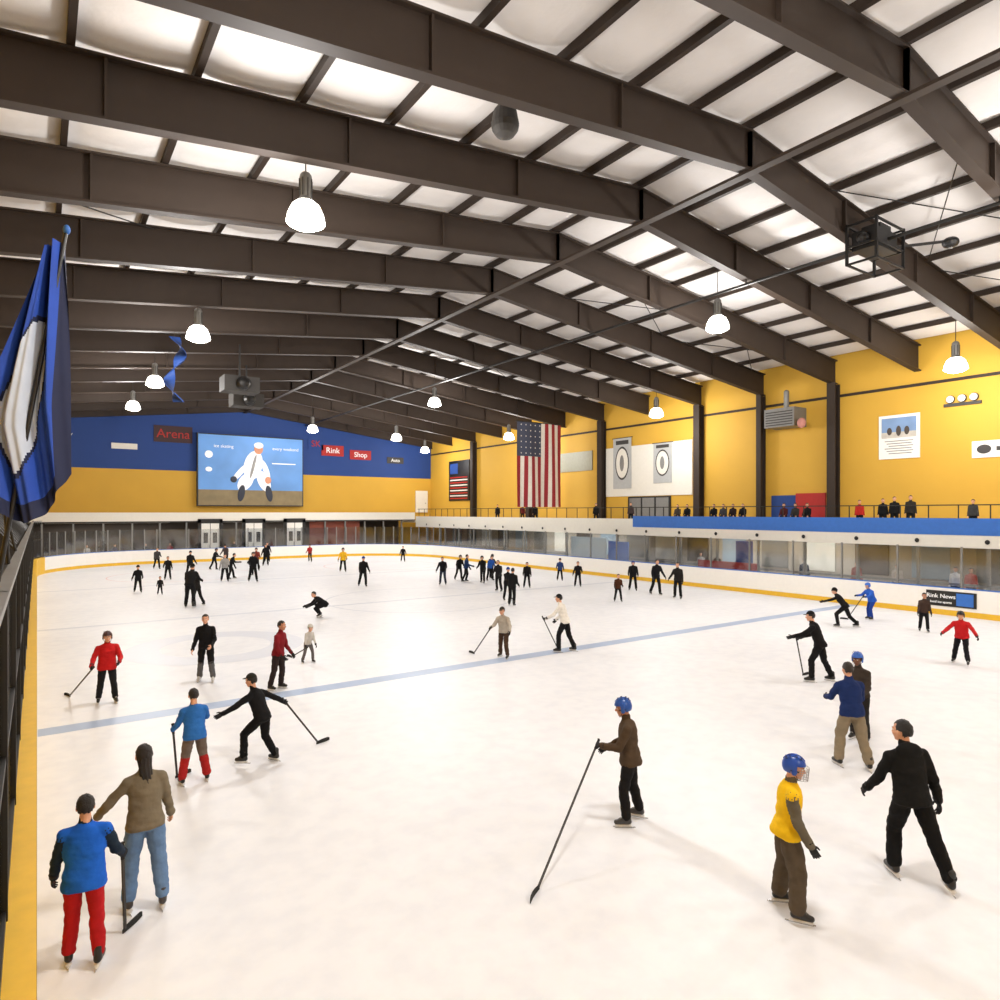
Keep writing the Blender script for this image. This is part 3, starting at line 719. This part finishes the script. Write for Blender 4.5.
# ------------------------------------------------------------------ right side furniture
def bleacher(y0,y1,x=35.2,z=3.29):
    b=MB(); b.box((x-.2,y0,z+.42),(x+.2,y1,z+.47),M_GREY)
    for yy in np.arange(y0+.2,y1,1.2): b.box((x-.15,yy-.03,z),(x+.15,yy+.03,z+.42),M_DGREY)
    b.obj('spectator_bench')
bleacher(19.5,23.5); bleacher(23.9,30.5)
b=MB()
b.box((30.62,29.5,0),(30.66,31.3,2.3),M_BBAND); b.box((30.62,31.5,1.15),(30.66,35,2.5),mat('glass_sign',(180,195,205),.4)); b.box((30.7,20.5,0),(31.2,24.2,.5),M_RED); b.box((30.7,20.5,.5),(30.78,24.2,1.5),M_RED); b.box((31.5,21.5,0.0),(31.9,22.3,2.6),M_BLUE)
b.obj('penalty_box')
b=MB(); b.box((X1-.01,10.5,.36),(X1+.015,12.3,.98),M_BLK); b.box((X1-.02,10.6,.42),(X1-.01,11.2,.92),M_BBAND); adv=b.obj('board_advert')
text('Rink News',.24,(X1-.025,11.75,.76),RYW,M_WL,adv); text('local ice sports',.13,(X1-.025,11.75,.52),RYW,M_WL,adv)

# ------------------------------------------------------------------ people
BK=(20,20,22)
person('boy_in_blue_vest',.36,7.25,1.55,8,jacket=(28,42,58),vest=(28,92,195),pants=(165,25,30),lod='hi',aL=(10,16,16,10),aR=(15,20,35,0),stick=(.72,7.55),handed='R',hy=-8,bulk=1.22,gloves=(25,25,28),hem=-.14)
person('woman_with_long_hair',.94,7.89,1.74,-6,jacket=(118,108,90),pants=(100,130,170),hair='long',haircol=(30,21,17),lod='hi',aL=(10,42,35,20),aR=(8,14,22,0),hy=-10,gloves=None,boot=(60,58,60),lL=(8,5,14,8),lR=(-2,5,8,8),bulk=1.04,baggy=1.2)
person('boy_in_blue_jacket',2.0,11.09,1.46,-12,jacket=(45,105,180),pants=(105,92,84),shin=(160,35,35),lod='hi',aL=(20,18,35,0),aR=(35,20,75,25),lL=(5,9,8,8),lR=(3,9,8,8),stick=(1.81,11.46),handed='L',bulk=1.2,haircol=(35,25,20),baggy=1.25,hem=-.11)
person('skater_with_outstretched_arms',3.06,11.24,1.6,-55,jacket=BK,pants=(18,18,20),headw='cap',helmcol=(45,45,40),lod='hi',lean=22,aL=(25,62,10,0),aR=(-35,55,15,0),lL=(45,8,50,8),lR=(8,12,35,10),stick=(4.16,11.67),handed='R')
person('skater_in_red_jacket',1.26,16.84,1.6,175,jacket=(185,30,32),pants=(28,28,30),headw='helmet',helmcol=(60,20,20),lod='hi',aL=(20,20,60,20),aR=(20,25,40,0),lL=(12,6,16,8),lR=(0,6,14,8),stick=(.61,17.87),handed='R',bulk=1.22,hem=-.12)
person('skater_in_black_shirt',3.42,17.52,1.72,190,jacket=(22,22,24),pants=(24,24,26),shin=(90,90,92),lod='hi',aL=(10,12,55,20),aR=(5,14,20,0),lL=(12,6,16,8),lR=(-4,6,8,8),gloves=None,boot=(200,200,200))
person('skater_in_maroon_jacket',4.66,15.76,1.66,120,jacket=(120,25,32),pants=(45,35,34),lod='hi',aL=(10,8,25,0),aR=(8,8,35,0),lL=(6,4,14,8),lR=(-6,4,8,8),skin='m')
person('child_skater_in_white',6.17,18.1,1.1,150,jacket=(190,186,180),pants=(95,90,90),headw='helmet',helmcol=(190,190,185),lean=20,lL=(25,6,30,8),lR=(0,8,20,8),stick=(6.0,19.0),handed='R')
person('crouching_skater',9.34,25.39,1.65,250,jacket=BK,pants=BK,lean=55,lL=(95,8,115,8),lR=(70,10,110,8),aL=(50,15,20,0),aR=(40,15,30,0))
person('skater_in_grey_jacket',11.0,15.48,1.52,205,jacket=(168,160,148),pants=(70,52,40),lean=14,headw='cap',helmcol=(60,55,50),lod='hi',aL=(20,30,30,0),aR=(30,20,50,0),lL=(20,7,24,8),lR=(-4,8,14,8),stick=(10.58,16.42),handed='R',bulk=1.15)
person('skater_in_white_jacket',12.97,15.09,1.80,-70,jacket=(228,225,218),pants=(20,20,22),lean=18,headw='cap',helmcol=(30,30,32),lod='hi',aL=(35,18,25,0),aR=(15,14,30,0),lL=(22,6,25,8),lR=(-10,6,14,8),stick=(13.3,15.9),handed='L')
person('child_with_hockey_stick',6.56,6.29,1.70,-88,jacket=(74,60,46),pants=(22,21,22),headw='helmet',helmcol=(30,80,165),lod='hi',lean=6,hp=8,aL=(22,12,72,10),aR=(14,10,50,15),lL=(12,5,18,8),lR=(-4,7,10,10),stick=(4.55,5.75),handed='L',skin='m',bulk=1.12,boot=(60,60,62),hem=-.11)
person('skater_in_yellow_vest',6.45,3.94,1.66,82,jacket=(98,92,80),vest=(238,190,25),pants=(84,74,62),headw='helmet',helmcol=(30,75,170),cage=True,lod='hi',lean=4,hy=8,hp=5,aL=(4,9,14,0),aR=(10,10,20,0),lL=(-2,6,6,6),lR=(12,8,14,8),baggy=1.45,bulk=1.14)
person('skater_in_black_hoodie',8.13,3.45,1.86,-30,jacket=(20,20,20),pants=(17,17,18),hair='short',haircol=(22,18,16),lod='hi',lean=10,side=-3,hy=-28,hood=True,aL=(18,16,22,0),aR=(-12,18,22,0),lL=(22,2,26,2),lR=(-14,13,6,12),bulk=1.14,baggy=1.2)
person('skater_in_navy_jacket',10.95,5.55,1.76,-28,jacket=(26,44,92),pants=(134,122,102),haircol=(40,30,24),lod='hi',lean=12,aL=(30,16,50,15),aR=(20,14,55,15),lL=(18,6,24,8),lR=(-4,9,12,14),baggy=1.3,bulk=1.15,boot=(30,30,30))
person('child_in_blue_helmet',12.3,6.1,1.66,200,jacket=(60,52,46),pants=(40,38,38),headw='helmet',helmcol=(35,95,190),skin='d',lod='hi',lean=8,aL=(20,10,50,10))
person('skater_in_black_tracksuit',15.84,8.81,1.82,-80,jacket=BK,pants=BK,headw='cap',helmcol=(30,30,32),lod='hi',lean=20,aL=(50,10,20,0),aR=(30,12,35,0),lL=(24,6,26,8),lR=(-10,8,14,8),stick=(16.1,9.4),handed='R')
person('bending_black_skater',24.16,12.5,1.65,-85,jacket=BK,pants=BK,lean=38,aL=(60,40,10,0),aR=(-30,50,10,0),lL=(45,8,55,8),lR=(-20,8,25,8),headw='beanie',helmcol=(20,20,20))
person('hockey_player_in_blue_jersey',26.58,12.7,1.5,-130,jacket=(40,90,190),pants=(30,60,140),headw='helmet',helmcol=(40,100,200),lean=22,aL=(45,18,40,0),aR=(45,18,40,0),lL=(30,8,35,8),lR=(10,12,25,8),bulk=1.25,stick=(25.9,13.3),handed='L')
person('child_in_brown_jacket',25.41,10.39,1.38,170,jacket=(60,46,40),pants=BK,lean=8,skin='m')
person('child_in_red_jacket',20.92,7.6,1.52,190,jacket=(190,32,36),pants=(24,24,28),headw='helmet',helmcol=(30,30,34),lod='hi',lean=16,aL=(25,42,20,0),aR=(25,40,25,0),lL=(28,8,32,8),lR=(-4,12,18,8),bulk=1.18)
far=[(25.94,24.66,1.7,180,BK,BK),(25.64,22.81,1.85,150,BK,BK),(25.33,21.15,1.8,200,(30,28,26),BK),(22.2,22.05,1.32,170,(70,40,25),BK),(14.95,34.66,1.78,170,BK,BK),(19.12,32.97,1.7,190,BK,(40,45,60)),
(21.07,33.59,1.7,90,(30,50,90),BK),(21.6,32.54,1.7,200,BK,BK),(17.37,23.83,1.74,20,BK,BK),(22.17,29.0,1.5,180,BK,BK),(26.06,30.79,1.4,180,(40,60,110),BK),(24.8,27.75,1.5,180,BK,BK),(22.6,33.3,1.6,150,(35,80,160),BK),(23.3,34.2,1.6,30,(60,60,60),BK),(19.9,28.5,1.7,210,(30,30,34),BK),(18.3,25.5,1.6,150,BK,BK),(21.2,34.6,1.6,150,BK,BK),
(5.48,31.43,2.0,20,BK,BK),(5.85,31.9,1.6,-40,(30,26,24),BK),(4.29,38.8,1.45,180,BK,BK),(5.1,37.22,.95,180,BK,BK),(6.62,45.15,1.5,180,BK,BK),(10.61,40.93,1.85,170,BK,BK),(9.23,41.89,1.75,180,(150,150,150),BK),(9.9,43.5,1.7,90,BK,BK),(11.6,44.5,1.7,200,(40,40,50),BK),
(17.54,44.13,1.75,180,(230,180,40),BK),(25.17,50.07,1.4,180,BK,BK),(18.77,54.55,1.5,200,(160,40,40),BK),(8.2,47.0,1.7,160,BK,BK),(12.8,48.5,1.7,180,(120,50,40),BK),(14.6,52.6,1.7,180,BK,BK),(7.2,54,1.6,170,(60,60,60),BK),(15.8,56.5,1.7,180,BK,BK),(10.5,51,1.6,120,BK,BK),(12.2,55,1.7,200,(70,60,60),BK)]
for i,(x,y,h,phi,j,p_) in enumerate(far):
    r=random.Random(i); ln=r.choice([6,10,18,24])
    person('ice_skater',x,y,h,phi,jacket=j,pants=p_,lean=ln,aL=(r.uniform(0,35),r.uniform(6,20),r.uniform(10,60),0),aR=(r.uniform(0,35),r.uniform(6,20),r.uniform(10,60),0),lL=(r.uniform(5,28),6,r.uniform(10,34),8),lR=(r.uniform(-14,6),8,r.uniform(8,20),8),headw=r.choice([None,'helmet','beanie',None]),helmcol=r.choice([(25,25,28),(30,60,130),(20,20,20)]),bulk=1.15)
def spec(x,y,h,z,phi,j,seat=None,p_=BK):
    person('spectator',x,y,h,phi,jacket=j,pants=p_,z=z,seat=seat,lL=(85,6,85,4) if seat else (2,4,3,8),lR=(85,6,85,4) if seat else (2,4,3,8),skates=False,gloves=None,lean=4,aL=(20,8,40,20) if seat else (5,8,10,0),aR=(20,8,40,20) if seat else (5,8,10,0))
for x,y,h,j in((34.9,15.6,1.7,BK),(35.0,14.9,1.75,(40,38,36)),(34.8,16.1,1.6,BK),(34.9,17.3,1.55,(170,40,35)),(34.8,12.2,1.5,(60,60,60)),(34.9,44.5,1.6,BK),(34.9,46.3,1.6,(90,30,30)),(34.9,37,1.6,BK),(34.9,33.4,1.6,(60,50,50)),(34.8,50,1.6,BK)): spec(x,y,h,3.285,180,j)
for y,j in((20.3,BK),(21.0,(50,48,46)),(21.7,(70,30,30)),(24.4,BK),(25.1,(40,30,30)),(25.8,(60,60,64)),(26.5,BK),(28.6,BK),(29.4,(70,60,50))): spec(35.2,y,1.7,3.285,200,j,seat=.55)
for x,y,j in((34.0,12.6,(220,220,220)),(34.0,12.0,(170,80,70)),(33.6,14.9,(190,180,170)),(33.6,16.8,(150,70,60)),(33.6,9.9,(90,100,120)),(34.0,33,BK),(33.5,19.5,(60,70,90)),(33.5,25,(80,60,50)),(33.5,26.2,(150,150,150))): spec(x,y,1.75,-.012,180,j)
for x,j in((3.2,(200,200,200)),(5.1,(60,60,90)),(7.3,BK),(9.1,(150,50,50)),(14.2,BK),(24.5,(60,60,60))): spec(x,61.0,1.65,-.012,180,j)

# ------------------------------------------------------------------ world, camera, view
w=bpy.data.worlds.new('world'); scene.world=w; w.use_nodes=True
w.node_tree.nodes['Background'].inputs[0].default_value=(.9,.92,1,1); w.node_tree.nodes['Background'].inputs[1].default_value=.3
cam=bpy.data.cameras.new('camera'); co=bpy.data.objects.new('camera',cam); COL.objects.link(co)
cam.sensor_width=36; cam.lens=23.76; cam.shift_y=.012; cam.clip_end=300; cam.clip_start=.1
co.location=(0,0,4.2); co.rotation_euler=(math.radians(90),0,math.radians(-35.05))
scene.camera=co
scene.view_settings.view_transform='Standard'
scene.view_settings.exposure=0.0
